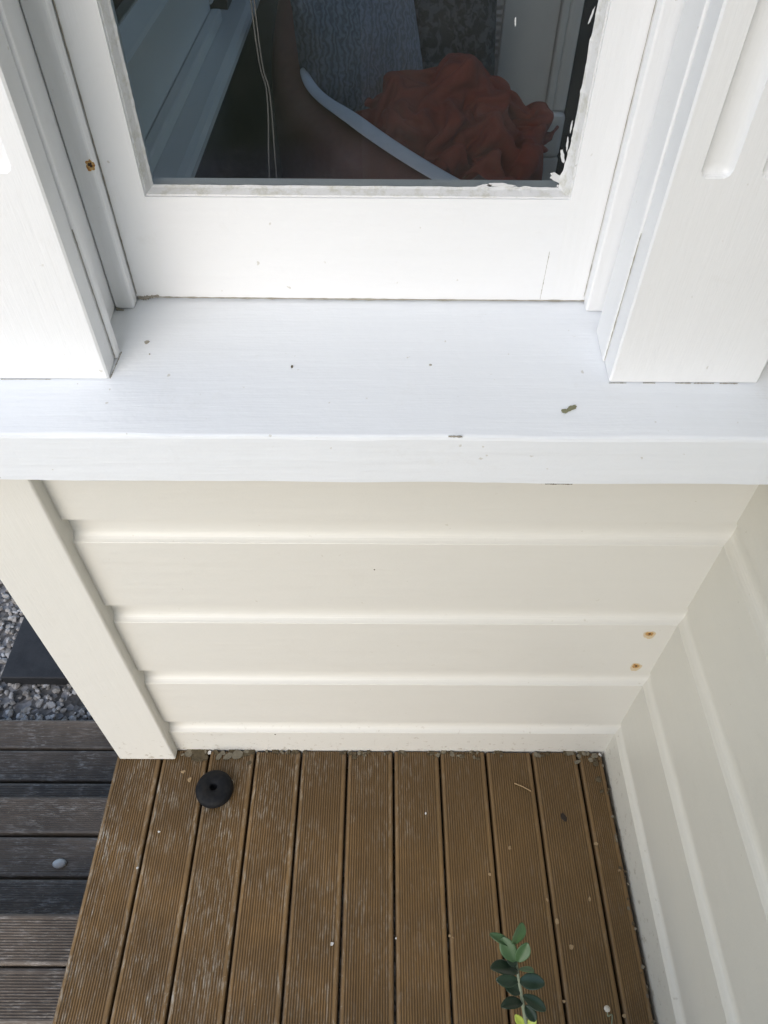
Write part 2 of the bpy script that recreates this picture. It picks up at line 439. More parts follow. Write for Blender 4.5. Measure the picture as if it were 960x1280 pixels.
# ---------------- wall with the window
wall = empty('window_wall', (.4, .05, 0), 'cream weatherboard wall with a white sash window and deep sill', 'wall')
low = boards(wall, 0, 0.0, 1, .022, .935, -.1, .935, M['cream'])
boards(wall, 0, 0.0, 1, .815, .935, 1.0, 2.72, M['cream'])
boards(wall, 0, 0.0, 1, .10, .75, 2.45, 2.72, M['cream'])
box('corner_board', (-.0855, .0290, -.0215, .020, 0.0006, .915), M['cream_v'], wall, bevel=.004, seg=3)
box('corner_board', (-.0855, .0180, -.0215, .020, .99, 2.72), M['cream_v'], wall, bevel=.004, seg=3)
box('base_panel', (-.08, .93, .001, .020, GZ-.02, -.09), M['frame'], wall)
box('wall_core', (-.03, 1.0, .0245, .118, GZ-.01, .93), M['inside_dark'], wall, bevel=0)
box('wall_core', (.71, 1.0, .0245, .118, .932, 2.72), M['inside_dark'], wall, bevel=0)
box('wall_core', (-.03, .132, .0245, .118, .932, 2.72), M['inside_dark'], wall, bevel=0)
box('wall_core', (.134, .708, .0245, .118, 2.32, 2.72), M['inside_dark'], wall, bevel=0)
# sill: sloped top, drip edge
def sillz(y): return .985 + .15*(y+.03)
sp = [(-.0985, sillz(-.1)-.0035), (-.0998, sillz(-.1)-.006)]
yf = -.1
sp = [(yf+.003, sillz(yf)+.0002), (yf+.0008, sillz(yf)-.0012), (yf, sillz(yf)-.0045), (yf+.0005, .911), (yf+.003, .9085), (yf+.03, .9085), (yf+.03, .917), (-.0005, .917), (.13, .934), (.13, sillz(.13))]
n = 60
def sill_mesh(x0, x1, n=70):
    V, F = [], []; m = len(sp)
    for i in range(n+1):
        x = x0+(x1-x0)*i/n
        for j, (y, z) in enumerate(sp):
            d = (noise.noise((x*9, j*.2, 4.))*.0011 + noise.noise((x*40, j*.3, 1.))*.0004)
            V.append((x, y + (d if j < 5 else 0), z + (d*.8 if j < 5 else 0)))
    for i in range(n):
        for j in range(m): F.append((i*m+j, i*m+(j+1) % m, (i+1)*m+(j+1) % m, (i+1)*m+j))
    F += [tuple(range(m)), tuple(range(n*m, n*m+m))]
    return V, F
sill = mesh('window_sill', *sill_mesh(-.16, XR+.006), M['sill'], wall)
# pilaster casings with flutes: height-field front
def casing(x0, x1, y0, y1, flutes, name='casing'):
    zb = lambda y: sillz(y)+.0012
    xs = {x0, x0+.002, x1-.002, x1}
    fw_ = .0245
    for fl in flutes:
        for k in range(-12, 13): xs.add(fl + fw_/2*k/11.5)
    xs = sorted(xs); zs = [0, .002, .02, .06, .1, .15, .18]
    z = .195
    while z < .224: zs.append(z); z += .0012
    zs += [.26, .32, .45, .7, 1.0, 1.325]
    def dep(x, z):
        d = 0
        for fl in flutes:
            u = abs(x-fl)/(fw_/2); zz = .215 - z
            if zz > 0: u = (u**3+(zz/(fw_*.42))**3)**(1/3)
            if u < 1: d = .0062*(max(0, 1-u*u))**.55
        e = min(x-x0, x1-x)
        if e < .002: d += .0016*(1-e/.002)
        return d
    V, F = [], []; nx, nz = len(xs), len(zs)
    for zi in zs:
        for x in xs: V.append((x, y0+dep(x, zi), zb(y0)+zi))
    for i in range(nz-1):
        for j in range(nx-1): F.append((i*nx+j, i*nx+j+1, (i+1)*nx+j+1, (i+1)*nx+j))
    o = len(V)
    # sides, back
    for zi, yy in ((0, y1), (zs[-1], y1)):
        V.append((x0, yy, zb(yy)+zi if zi == 0 else zb(y0)+zi)); V.append((x1, yy, zb(yy)+zi if zi == 0 else zb(y0)+zi))
    L = [i*nx for i in range(nz)]; Rr = [i*nx+nx-1 for i in range(nz)]
    F.append(tuple(L+[o+2, o])); F.append(tuple(Rr+[o+3, o+1])); F.append((o, o+1, o+3, o+2))
    F.append(tuple(list(range(nx))+[o+1, o])); F.append(tuple([(nz-1)*nx+j for j in range(nx)]+[o+3, o+2]))
    ob = mesh(name, V, F, M['white_v'], wall)
    return ob
casing(.0185, .1685, -.0300, -.0035, [.047, .0935, .1375])
casing(.6705, .8205, -.0300, -.0035, [.7055, .7535, .799])
def wedge(name, x0, x1, y0, y1, mat, parent, ztop=2.31, bev=.0015):
    v = [(x0, y0, sillz(y0)+.001), (x1, y0, sillz(y0)+.001), (x0, y1, sillz(y1)+.001), (x1, y1, sillz(y1)+.001),
         (x0, y0, ztop), (x1, y0, ztop), (x0, y1, ztop), (x1, y1, ztop)]
    return mesh(name, v, [(0, 1, 3, 2), (4, 6, 7, 5), (0, 4, 5, 1), (2, 3, 7, 6), (0, 2, 6, 4), (1, 5, 7, 3)], mat, parent, bevel=bev)
wedge('casing_back', .060, .1725, -.0030, .0075, M['white_v'], wall)
wedge('casing_back', .6680, .790, -.0030, .0400, M['white_v'], wall)
wedge('jamb', .1335, .1545, .0082, .1290, M['white_v'], wall)
wedge('jamb', .6850, .7075, .0408, .1290, M['white_v'], wall)
wedge('stop_bead', .1550, .1762, .0690, .0835, M['white_v'], wall, bev=.0025)
wedge('stop_bead', .6608, .6845, .0690, .0835, M['white_v'], wall, bev=.0025)
box('head_casing', (.0185, .8205, -.034, .0, 2.312, 2.45), M['white'], wall)
box('head_jamb', (.16, .68, .002, .128, 2.29, 2.311), M['white'], wall)

# sash
sash = empty('sash', (.418, .1, 1.0), 'white', 'x'); sash.parent = wall; sash.location = W[sash.name]-W[wall.name]
for k in ('label', 'category', 'kind'): del sash[k]
YS, YB, YG = .0850, .1270, .1010
OX0, OX1, OZ0 = .2110, .6245, 1.1165
def railm(x0, x1, z0, z1): return (x0, x1, YS, YB, z0, z1)
box('stile', (.1640, OX0, YS, YB, 1.0045, 2.285), M['white_v'], sash, bevel=0)
box('stile', (OX1, .6725, YS, YB, 1.0045, 2.285), M['white_v'], sash, bevel=0)
box('bottom_rail', (OX0, OX1, YS, YB-.001, 1.0045, OZ0), M['white'], sash, bevel=0)
box('top_rail', (OX0+.0003, OX1-.0003, YS+.0006, YB-.001, 2.22, 2.285), M['white'], sash, bevel=.002)
box('pane', (OX0-.006, OX1+.006, YG, YG+.003, OZ0-.006, 2.225), M['glass'], sash, bevel=0)
# putty fillets: bevelled strips from the sash face down to the glass, with a ragged inner edge
def putty(side, n=150):
    V, F = [], []
    for i in range(n+1):
        t = i/n
        if side == 'b':
            x = OX0+(OX1-OX0)*t
            rag = .0050 + noise.noise((x*40, 2., 0))*.0005 + max(0, noise.noise((x*190, 7., 0)))*.0006
            if x > OX1-.09: rag += max(0, noise.noise((x*110, 1.3, 0)))*.0025
            pts = [(x, YS+.0025, OZ0-.001), (x, YS+.0035, OZ0+.0012), (x, YG-.0035, OZ0+rag*.70), (x, YG-.0006, OZ0+rag), (x, YG-.0001, OZ0+rag*.9), (x, YG-.0001, OZ0-.001)]
        else:
            z = OZ0 + (2.22-OZ0)*t**1.6; s = 1 if side == 'l' else -1; x0 = OX0 if side == 'l' else OX1
            rag = .0062 + noise.noise((z*50, 3., s))*.0007 + max(0, noise.noise((z*170, 7., s)))*.0012
            if s < 0: rag += max(0, noise.noise((z*95, 1.7, 0)))*.0028 + .0045*max(0, 1-(z-OZ0)/.05)
            pts = [(x0-s*.001, YS+.0025, z), (x0+s*.0012, YS+.0035, z), (x0+s*rag*.7, YG-.0035, z), (x0+s*rag, YG-.0006, z), (x0+s*rag*.9, YG-.0001, z), (x0-s*.001, YG-.0001, z)]
        V += pts
    for i in range(n):
        for j in range(6): F.append((i*6+j, i*6+(j+1) % 6, (i+1)*6+(j+1) % 6, (i+1)*6+j))
    F += [tuple(range(6)), tuple(range(n*6, n*6+6))]
    return V, F
for s in 'blr': mesh('putty', *putty(s, 150 if s == 'b' else 260), M['putty'], sash)
def blob(cx, cz, rx, rz, y, seed, ang=0, n=22, th=.0006, amp=.35):
    """thin ragged dab of paint on the glass (facing -y)"""
    pr = []
    for k in range(n):
        g = 2*math.pi*k/n; r = 1+amp*noise.noise((math.cos(g)*2.2, math.sin(g)*2.2, seed*3.1))*1.6
        a, b = rx*r*math.cos(g), rz*r*math.sin(g)
        pr.append((cx+a*math.cos(ang)-b*math.sin(ang), cz+a*math.sin(ang)+b*math.cos(ang)))
    V = [(x, y, z) for x, z in pr]+[(x, y-th, z) for x, z in pr]
    F = [tuple(range(n)), tuple(range(2*n-1, n-1, -1))]+[(i, (i+1) % n, n+(i+1) % n, n+i) for i in range(n)]
    return V, F
for i, (u, v, rx, rz, a) in enumerate([(625, 231, .014, .0020, -.05), (606, 232, .006, .0016, .1), (696, 222, .0075, .0035, -.5), (641, 236, .005, .0025, 0), (668, 240, .007, .003, 0), (703, 196, .0018, .006, .3), (709, 180, .0009, .006, .1), (714, 158, .0008, .005, 0), (739, 20, .0008, .006, -.2), (742, 38, .0008, .002, 0), (697, 232, .001, .001, 0), (644, 27, .0006, .0035, .1)]):
    q = pix(u, v, 1, YG); mesh('paint_smear', *blob(q.x, q.z, rx, rz, YG-.0002, i+1, a), M['smear'], sash)
# cracks: dark hairlines of dirt where the sash meets sill and beads
def hair(name, pts, wd, mat, parent, seed=1, n=40):
    ps = spline(pts, n//max(1, len(pts)-1)); V, F = tube([p+Vector((noise.noise((i*.7, seed, 0))*.0003, 0, noise.noise((i*.7, seed, 5))*.0003)) for i, p in enumerate(ps)], [wd*(.45+1.1*abs(noise.noise((i*.33, seed*2, 1)))) for i in range(len(ps))], 5)
    return mesh(name, V, F, mat, parent)
yq = YS-.0002
hair('joint_gap', [(.176, yq, sillz(yq)+.0035), (.30, yq, sillz(yq)+.0028), (.45, yq, sillz(yq)+.0022), (.664, yq, sillz(yq)+.0022)], .0011, M['crack'], wall, 3, 90)
hair('joint_gap', [(.177, yq, sillz(yq)+.002), (.182, yq, sillz(yq)+.0018), (.193, yq, sillz(yq)+.004), (.20, yq, sillz(yq)+.0045)], .0024, M['crack'], wall, 4)
hair('joint_gap', [(.1765, .0842, 1.01), (.1765, .0842, 1.2), (.1765, .0842, 1.5), (.1765, .0842, 2.2)], .0007, M['crack'], wall, 5, 120)
hair('joint_gap', [(.6603, .0842, 1.01), (.6603, .0842, 1.2), (.6603, .0842, 1.5), (.6603, .0842, 2.2)], .00045, M['crack'], wall, 6, 120)
hair('joint_gap', [(.1695, -.0033, .992), (.1695, -.0033, 1.06), (.1695, -.0033, 1.13)], .0006, M['crack'], wall, 7)
hair('joint_gap', [(.6697, -.0033, .992), (.6697, -.0033, 1.06), (.6697, -.0033, 1.13)], .0005, M['crack'], wall, 8)
hair('joint_gap', [(.6705, -.0305, sillz(-.0305)), (.688, -.0305, sillz(-.0305))], .0008, M['crack'], wall, 9)
for a, b, sd in ((.705, .717, 3), (.737, .753, 5), (.756, .776, 6), (.782, .800, 8)):
    hair('joint_gap', [(a, -.0305, sillz(-.0305)+.0003), (b, -.0305, sillz(-.0305)+.0003)], .0007, M['crack'], wall, sd)
hair('joint_gap', [(.1690, -.0290, sillz(-.029)), (.1712, -.012, sillz(-.012)), (.1735, .0075, sillz(.0075))], .0008, M['crack'], wall, 11)
hair('joint_gap', [(.06, -.0305, sillz(-.0305)), (.11, -.0305, sillz(-.0305))], .0004, M['crack'], wall, 12)
hair('joint_gap', [(.1560, .0683, sillz(.0683)+.001), (.1640, .0683, sillz(.0683))], .0022, M['crack'], wall, 13)
hair('joint_gap', [(.6135, YS+.0001, 1.006), (.6137, YS+.0001, 1.03), (.6140, YS+.0001, 1.062)], .00045, M['crack'], wall, 21)
# flaked chips and specks on the sill
def chip_top(u, v, L, Wd, ang, seed, mat, name='paint_chip'):
    d = fw + ((u-480)*rt-(v-640)*up)/FPX
    tt = (.985+.15*(CAM.y+.03)-CAM.z)/(d.z-.15*d.y); q = CAM+d*tt; n = 18; V = []
    for h in (0, .0007):
        for k in range(n):
            g = 2*math.pi*k/n; r = 1+.45*noise.noise((math.cos(g)*2, math.sin(g)*2, seed*1.7))
            a, b = L*r*math.cos(g), Wd*r*math.sin(g); x = q.x+a*math.cos(ang)-b*math.sin(ang); y = q.y+a*math.sin(ang)+b*math.cos(ang)
            V.append((x, y, sillz(y)+h))
    F = [tuple(range(n)), tuple(range(2*n-1, n-1, -1))]+[(i, (i+1) % n, n+(i+1) % n, n+i) for i in range(n)]
    return mesh(name, V, F, mat, sill)
chip_top(714, 510.5, .0062, .0026, .55, 2, M['chip'])
chip_top(706, 514, .0032, .0024, .0, 4, M['chip'])
chip_top(183.5, 428, .0026, .0020, .3, 5, M['crack'])
chip_top(365, 458.5, .0012, .0018, 0, 6, M['dirt_pale'])
chip_top(538, 456.5, .0014, .0010, 0, 7, M['crack'])
chip_top(187, 443, .0007, .0006, 0, 7, M['crack'])
q = pix(569, 546, 1, -.1)
hair('paint_chip', [(q.x-.0065, -.0995, q.z), (q.x+.0065, -.0997, q.z)], .0013, M['crack'], sill, 5)
q = pix(700, 607, 1, -.0995)
hair('paint_chip', [(q.x-.016, -.0998, .910), (q.x+.012, -.0998, .910)], .0009, M['dirt_pale'], sill, 8)
# nails with rust
def rusty(parent, pos, ax, s, sz=.0045, seed=1):
    pos = Vector(pos); n = 16; V = []
    for h in (0, -.0004):
        for k in range(n):
            g = 2*math.pi*k/n; r = sz*(1+.5*noise.noise((math.cos(g)*1.5, math.sin(g)*1.5, seed*2.3)))
            V.append((pos.x+r*math.cos(g), pos.y+h, pos.z+r*math.sin(g)*(1.25 if math.sin(g) < 0 else 1)))
    F = [tuple(range(n)), tuple(range(2*n-1, n-1, -1))]+[(i, (i+1) % n, n+(i+1) % n, n+i) for i in range(n)]
    mesh('rust_stain', V, F, M['rust'], parent)
    H = [(pos.x+(x-pos.x)*1.55+.0006, pos.y+.00005-(.0001 if i >= n else 0), pos.z+(z-pos.z)*(1.5 if z > pos.z else 2.4)) for i, (x, y, z) in enumerate(V)]
    mesh('rust_halo', H, F, M['halo'], parent)
    v, f = lathe([(0, .0), (.0022, .0), (.0022, .0006), (.0015, .0009), (0, .001)], 10)
    mesh('nail_head', [(pos.x+a, pos.y-c-.0003, pos.z+b) for a, b, c in v], f, M['nail'], parent)
nb = low[2] if len(low) > 2 else low[-1]
for (u, v, bi) in ((812, 792, None), (795, 832, None)):
    q = pix(u, v, 1, 0.0); host = None
    for b_ in low:
        zs = [c.z for c in [b_.matrix_basis @ vv.co for vv in b_.data.vertices]]
        if min(zs) + W[wall.name].z <= q.z <= max(zs)+W[wall.name].z: host = b_
    rusty(host or low[1], (q.x, -.0001, q.z), 1, -1, .0058 if v < 800 else .0062, v)
for u, v, s in ((344, 918, .0017), (468, 712, .0011)):
    q = pix(u, v, 1, -.0002); vv, ff = lathe([(0, 0), (s, 0), (s*.7, .0006), (0, .0008)], 9)
    mesh('nail_head', [(q.x+a, q.y-c, q.z+b) for a, b, c in vv], ff, M['nail'], low[0] if v > 900 else low[-2])
q = pix(113, 207, 1, .0688)
v, f = blob(q.x, q.z, .0042, .0050, .0688, 9, 0); mesh('rust_stain', v, f, M['rust'], wall)
v, f = blob(q.x+.0005, q.z+.001, .0018, .0022, .0680, 4, 0); mesh('nail_head', v, f, M['nail'], wall)

# ---------------- wall on the right, coming towards the viewer
rwall = empty('side_wall', (.95, -1.2, 0), 'shade-toned cream weatherboard wall at a right angle to the window', 'wall')
boards(rwall, 1, XR, 1, -2.6, .015, -.1, 2.72, M['cream_shaded'])
box('wall_core', (XR+.025, XR+.10, -2.6, .02, GZ-.01, 2.72), M['inside_dark'], rwall, bevel=0)
box('base_panel', (XR+.001, XR+.02, -2.6, -.002, GZ-.02, -.10), M['frame'], rwall)

pw = empty('added_porch_wall', (.65, -1.65, 0), 'added weatherboard wall across the deck, shading its right side', 'wall')  # unseen wall added to cut the light on the right
boards(pw, 0, -1.60, -1, .40, XR-.001, .003, 2.72, M['cream_shaded'])
box('wall_core', (.40, XR-.001, -1.70, -1.6245, .003, 2.72), M['inside_dark'], pw, bevel=0)
box('corner_board', (.375, .399, -1.71, -1.595, .003, 2.72), M['cream_v'], pw)
# ---------------- left return of the bay, with its own window
lw = empty('bay_return_wall', (-.0, .7, 0), 'short cream return wall of the bay with its own window', 'wall')
LX = -.064
boards(lw, 1, LX, 1, .022, 2.33, -.1, .935, M['cream'])
boards(lw, 1, LX, 1, 1.22, 2.33, .936, 2.72, M['cream'])
box('wall_core', (LX+.0245, .118, .1185, 2.33, GZ-.01, .925), M['inside_dark'], lw, bevel=0)
box('wall_core', (LX+.0245, .110, 1.215, 2.33, .926, 2.72), M['inside_dark'], lw, bevel=0)
box('wall_core', (LX+.0245, .085, .1190, 1.21, 2.32, 2.72), M['inside_white'], lw, bevel=0)
def xz(name, pts, y0, y1, mat, parent, **k):
    v, f = prism(pts, 1, y0, y1); return mesh(name, v, f, mat, parent, **k)
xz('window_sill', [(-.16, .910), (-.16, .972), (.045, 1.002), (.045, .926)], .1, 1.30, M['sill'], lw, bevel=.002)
for a, b in ((.132, .185), (1.135, 1.212)):
    box('casing', (LX-.03, .094, a, b, 1.0015, 2.318), M['inside_white'], lw)
box('sash_rail', (.050, .090, .1855, 1.134, .985, 1.110), M['inside_white'], lw, bevel=.003)
box('sash_rail', (.050, .090, .1855, 1.134, 2.2, 2.28), M['inside_white'], lw, bevel=.003)
xz('glazing_bead', [(.0705, 1.1005), (.104, 1.1005), (.104, 1.108), (.099, 1.1115), (.0705, 1.1205)], .186, 1.134, M['inside_white'], lw)
box('glazing_bead', (.0905, .112, .186, 1.134, .9725, .996), M['inside_white'], lw, bevel=.005, seg=3)
box('pane', (.066, .069, .18, 1.14, 1.10, 2.21), M['glass'], lw, bevel=0)
xz('window_stool', [(.046, .953), (.046, .972), (.1, .972), (.142, .968), (.152, .9635), (.157, .956), (.157, .946), (.152, .938), (.142, .934), (.12, .934)], .1195, 1.75, M['inside_white'], lw, bevel=.001)

# ---------------- roof, its eave added to shade the right side
rf = empty('roof', (.4, .5, 2.72), 'grey roof with an eave added to shade the weatherboard walls', 'roof')
box('soffit', (XR-.55, 2.2, -2.9, -.452, 2.722, 2.75), M['white'], rf)
box('roof_sheet', (XR-.60, 2.25, -2.95, -.502, 2.752, 2.80), M['roof'], rf)

# ------------------------------------------------------------------ the room
FZ = .08
box('floor', (.1185, 2.0, .119, 2.33, FZ-.06, FZ), M['carpet'], bevel=0, kind='structure')
def around(x0, x1, y0, y1, z0, z1, h=(.30, 1.88, .70, 2.20)):
    a, b, c_, d = h
    return join(boxv(x0, a, y0, y1, z0, z1), boxv(b, x1, y0, y1, z0, z1), boxv(a, b, y0, c_, z0, z1), boxv(a, b, d, y1, z0, z1))
mesh('ceiling', *around(-.02, 2.0, .119, 2.33, 2.66, 2.719), M['ceiling'], kind='structure')
skl = box('added_skylight', (.29, 1.89, .69, 2.21, 2.802, 2.810), M['glass'], bevel=0); tag(skl, 'clear roof pane added to light the room with the armchair', 'added_skylight')  # unseen roof opening added to brighten the back wall and chair
BW = 2.25
mesh('soffit', *around(-.35, 2.1, -.45, 2.5, 2.722, 2.75), M['white'], rf)
mesh('roof_sheet', *around(-.40, 2.12, -.50, 2.55, 2.752, 2.80), M['roof'], rf)
bw = box('wall_back', (.1115, 2.0, BW, BW+.08, FZ, 2.66), M['emboss'], bevel=0, kind='structure')
v, f = join(boxv(1.95, 2.0, .119, .25, FZ, 2.66), boxv(1.95, 2.0, 2.15, BW-.001, FZ, 2.66), boxv(1.95, 2.0, .251, 2.149, FZ, .45), boxv(1.95, 2.0, .251, 2.149, 2.5, 2.66))
mesh('wall_right', v, f, M['inside_white'], kind='structure')
added_window = empty('window', (1.97, 1.2, .45), 'tall clear window added to light the room from its far side', 'window')  # unseen window added to brighten the room
box('pane', (1.972, 1.975, .251, 2.149, .451, 2.499), M['glass'], added_window, bevel=0)
box('mullion', (1.955, 1.995, 1.18, 1.22, .451, 2.499), M['inside_white'], added_window)
fl = box('wall_front', (1.002, 1.95, .06, .118, FZ, 2.66), M['inside_dark'], bevel=0, kind='structure')
px = pix(627, 40, 1, BW-.03).x; px2 = pix(731, 0, 1, BW-.03).x; px1 = pix(703, 60, 1, BW-.03).x
dd = empty('door', (px2+.2, BW-.02, FZ), 'dark doorway with a white moulded architrave inside the room', 'door'); dn = dd
box('architrave', (px, px2-.075, BW-.030, BW-.0005, FZ+.32, 2.2), M['inside_white'], dn, bevel=.004)
box('architrave_bead', (px2-.073, px2-.045, BW-.042, BW-.0005, FZ+.32, 2.2), M['inside_white'], dn, bevel=.008, seg=3)
box('architrave_bead', (px2-.043, px2, BW-.036, BW-.0005, FZ+.32, 2.2), M['inside_white'], dn, bevel=.008, seg=3)
box('plinth', (px-.01, px2+.004, BW-.05, BW-.0005, FZ, FZ+.16), M['inside_white'], dn, bevel=.006)
box('plinth', (px-.01, px2+.004, BW-.056, BW-.0005, FZ+.1605, FZ+.318), M['inside_white'], dn, bevel=.02, seg=3)
box('doorway_dark_panel', (px2+.005, px2+.80, BW-.022, BW-.0005, FZ, 2.18), M['near_black'], dd)  # near-black colour stands in for the unlit hallway beyond
kn, kf = lathe([(0, 0), (.012, 0), (.012, .03), (.026, .045), (.026, .06), (.015, .07), (0, .07)], 16)
mesh('door_knob', [(px2+.08+a, BW-.022-c, 1.0+b) for a, b, c in kn], kf, M['leather'], dd, smooth=True)
sk = box('skirting', (.1, px-.012, BW-.022, BW-.0005, FZ, FZ+.17), M['inside_white'], bw)

# armchair: a tub-shaped shell
chair = empty('armchair', (.6, 1.2, FZ), 'brown leather tub armchair behind the window glass', 'armchair')
rim = spline([(.82, .42, .80), (.70, .48, .86), (.53, .60, .885), (.375, .82, .89), (.275, 1.05, .885), (.255, 1.25, .97), (.285, 1.50, 1.06), (.37, 1.68, 1.06), (.48, 1.79, 1.0), (.56, 1.83, .90)], 6)
sec = [(.030, None, .10), (.050, None, .40), (.058, -.06, 0), (.048, -.022, 0), (.025, -.004, 0), (0, 0, 0), (-.025, -.006, 0), (-.042, -.024, 0), (-.050, -.06, 0), (-.045, None, .44), (-.040, None, .12)]
V, F = [], []
for i, p in enumerate(rim):
    t_ = (rim[min(i+1, len(rim)-1)]-rim[max(i-1, 0)]); t_.z = 0; t_.normalize(); nn = Vector((t_.y, -t_.x, 0))*-1
    nn = Vector((-t_.y, t_.x, 0)); 
    if nn.dot(Vector((.75, 1.15, 0))-Vector((p.x, p.y, 0))) > 0: nn = -nn
    for o_, dz, za in sec:
        V.append((p.x+nn.x*o_, p.y+nn.y*o_, FZ+za if dz is None else p.z+dz))
m = len(sec)
for i in range(len(rim)-1):
    for j in range(m): F.append((i*m+j, i*m+(j+1) % m, (i+1)*m+(j+1) % m, (i+1)*m+j))
F += [tuple(range(m)), tuple(range((len(rim)-1)*m, len(rim)*m))]
mesh('shell', V, F, M['leather'], chair, smooth=True)
box('seat', (.32, .82, .72, 1.74, FZ+.30, FZ+.46), M['leather'], chair, bevel=.05, seg=4)
box('seat_base', (.34, .80, .66, 1.76, FZ+.09, FZ+.298), M['leather'], chair, bevel=.01)
for x, y in ((.40, .78), (.76, .70), (.40, 1.66), (.76, 1.70)):
    mesh('leg', *tube([(x, y, FZ), (x, y, FZ+.10)], [.016, .024], 10), M['near_black'], chair)
# white sheet tucked over the near part of the rim
V, F = [], []; seg = rim[9:26]; ss = [(.004, .004), (-.010, .007), (-.036, .003), (-.055, -.014), (-.060, -.06), (-.060, -.13)]
for i, p in enumerate(seg):
    a = i/(len(seg)-1); k = min(1, (1-a)*3.0)*min(1, a*6+.3)
    t_ = seg[min(i+1, len(seg)-1)]-seg[max(i-1, 0)]; t_.z = 0; t_.normalize(); nn = Vector((-t_.y, t_.x, 0))
    if nn.dot(Vector((.75, 1.15, 0))-Vector((p.x, p.y, 0))) > 0: nn = -nn
    for o_, dz in ss:
        o2 = o_ if o_ > -.008 else -.004+(o_+.004)*(.15+.85*k); dz2 = dz if dz > 0 else dz*k
        wv = noise.noise((i*.6, o_*30, 2))*.006
        V.append((p.x+nn.x*(o2-.002+wv*.5), p.y+nn.y*(o2-.002+wv*.5), p.z+dz2+.004+wv*.4))
m = len(ss)
for i in range(len(seg)-1):
    for j in range(m-1): F.append((i*m+j, i*m+j+1, (i+1)*m+j+1, (i+1)*m+j))
sh = mesh('white_sheet', V, F, M['sheet'], smooth=True)
so_ = sh.modifiers.new('thick', 'SOLIDIFY'); so_.thickness = .003; so_.offset = 1
sb_ = sh.modifiers.new('sub', 'SUBSURF'); sb_.levels = 1; sb_.render_levels = 2
tag(sh, 'white sheet tucked over the rim of the brown armchair', 'sheet')
# cushions
def cushion(name, c, ax, ay, half, thick, mat, label, seed):
    c = Vector(c); ax = Vector(ax).normalized(); ay = Vector(ay).normalized(); az = ax.cross(ay).normalized(); n = 28; V, F = [], []
    for s in (1, -1):
        for i in range(n+1):
            for j in range(n+1):
                u, v = -1+2*i/n, -1+2*j/n
                h = max(0, (1-abs(u)**2.6)*(1-abs(v)**2.6))**.55*thick
                h += noise.noise((u*2.2, v*2.2, seed))*.018*(1-u*u)*(1-v*v) + noise.noise((u*7, v*7, seed+3))*.006*(1-u*u)
                pin = 1-.10*(1-(u*v)**2)*max(abs(u), abs(v))**6
                V.append(c+ax*(u*half[0]*pin)+ay*(v*half[1]*pin)+az*(s*h))
        o = (n+1)*(n+1)*(0 if s == 1 else 1)
        for i in range(n):
            for j in range(n): F.append((o+i*(n+1)+j, o+i*(n+1)+j+1, o+(i+1)*(n+1)+j+1, o+(i+1)*(n+1)+j))
    me = mesh(name, V, F, mat, smooth=True)
    bm = bmesh.new(); bm.from_mesh(me.data); bmesh.ops.remove_doubles(bm, verts=bm.verts, dist=.0004); bmesh.ops.recalc_face_normals(bm, faces=bm.faces); bm.to_mesh(me.data); bm.free()
    return tag(me, label, 'cushion')
cushion('cushion', (.405, 1.22, .79), (.55, .75, .0), (-.12, .05, 1), (.20, .25), .075, M['knit'], 'grey-blue ribbed knit cushion leaning in the brown armchair', 2)
cushion('cushion', (.56, 1.56, .80), (1, .25, -.05), (-.06, .25, 1), (.20, .24), .07, M['pattern'], 'black cushion with a mottled grey pattern in the brown armchair', 9)
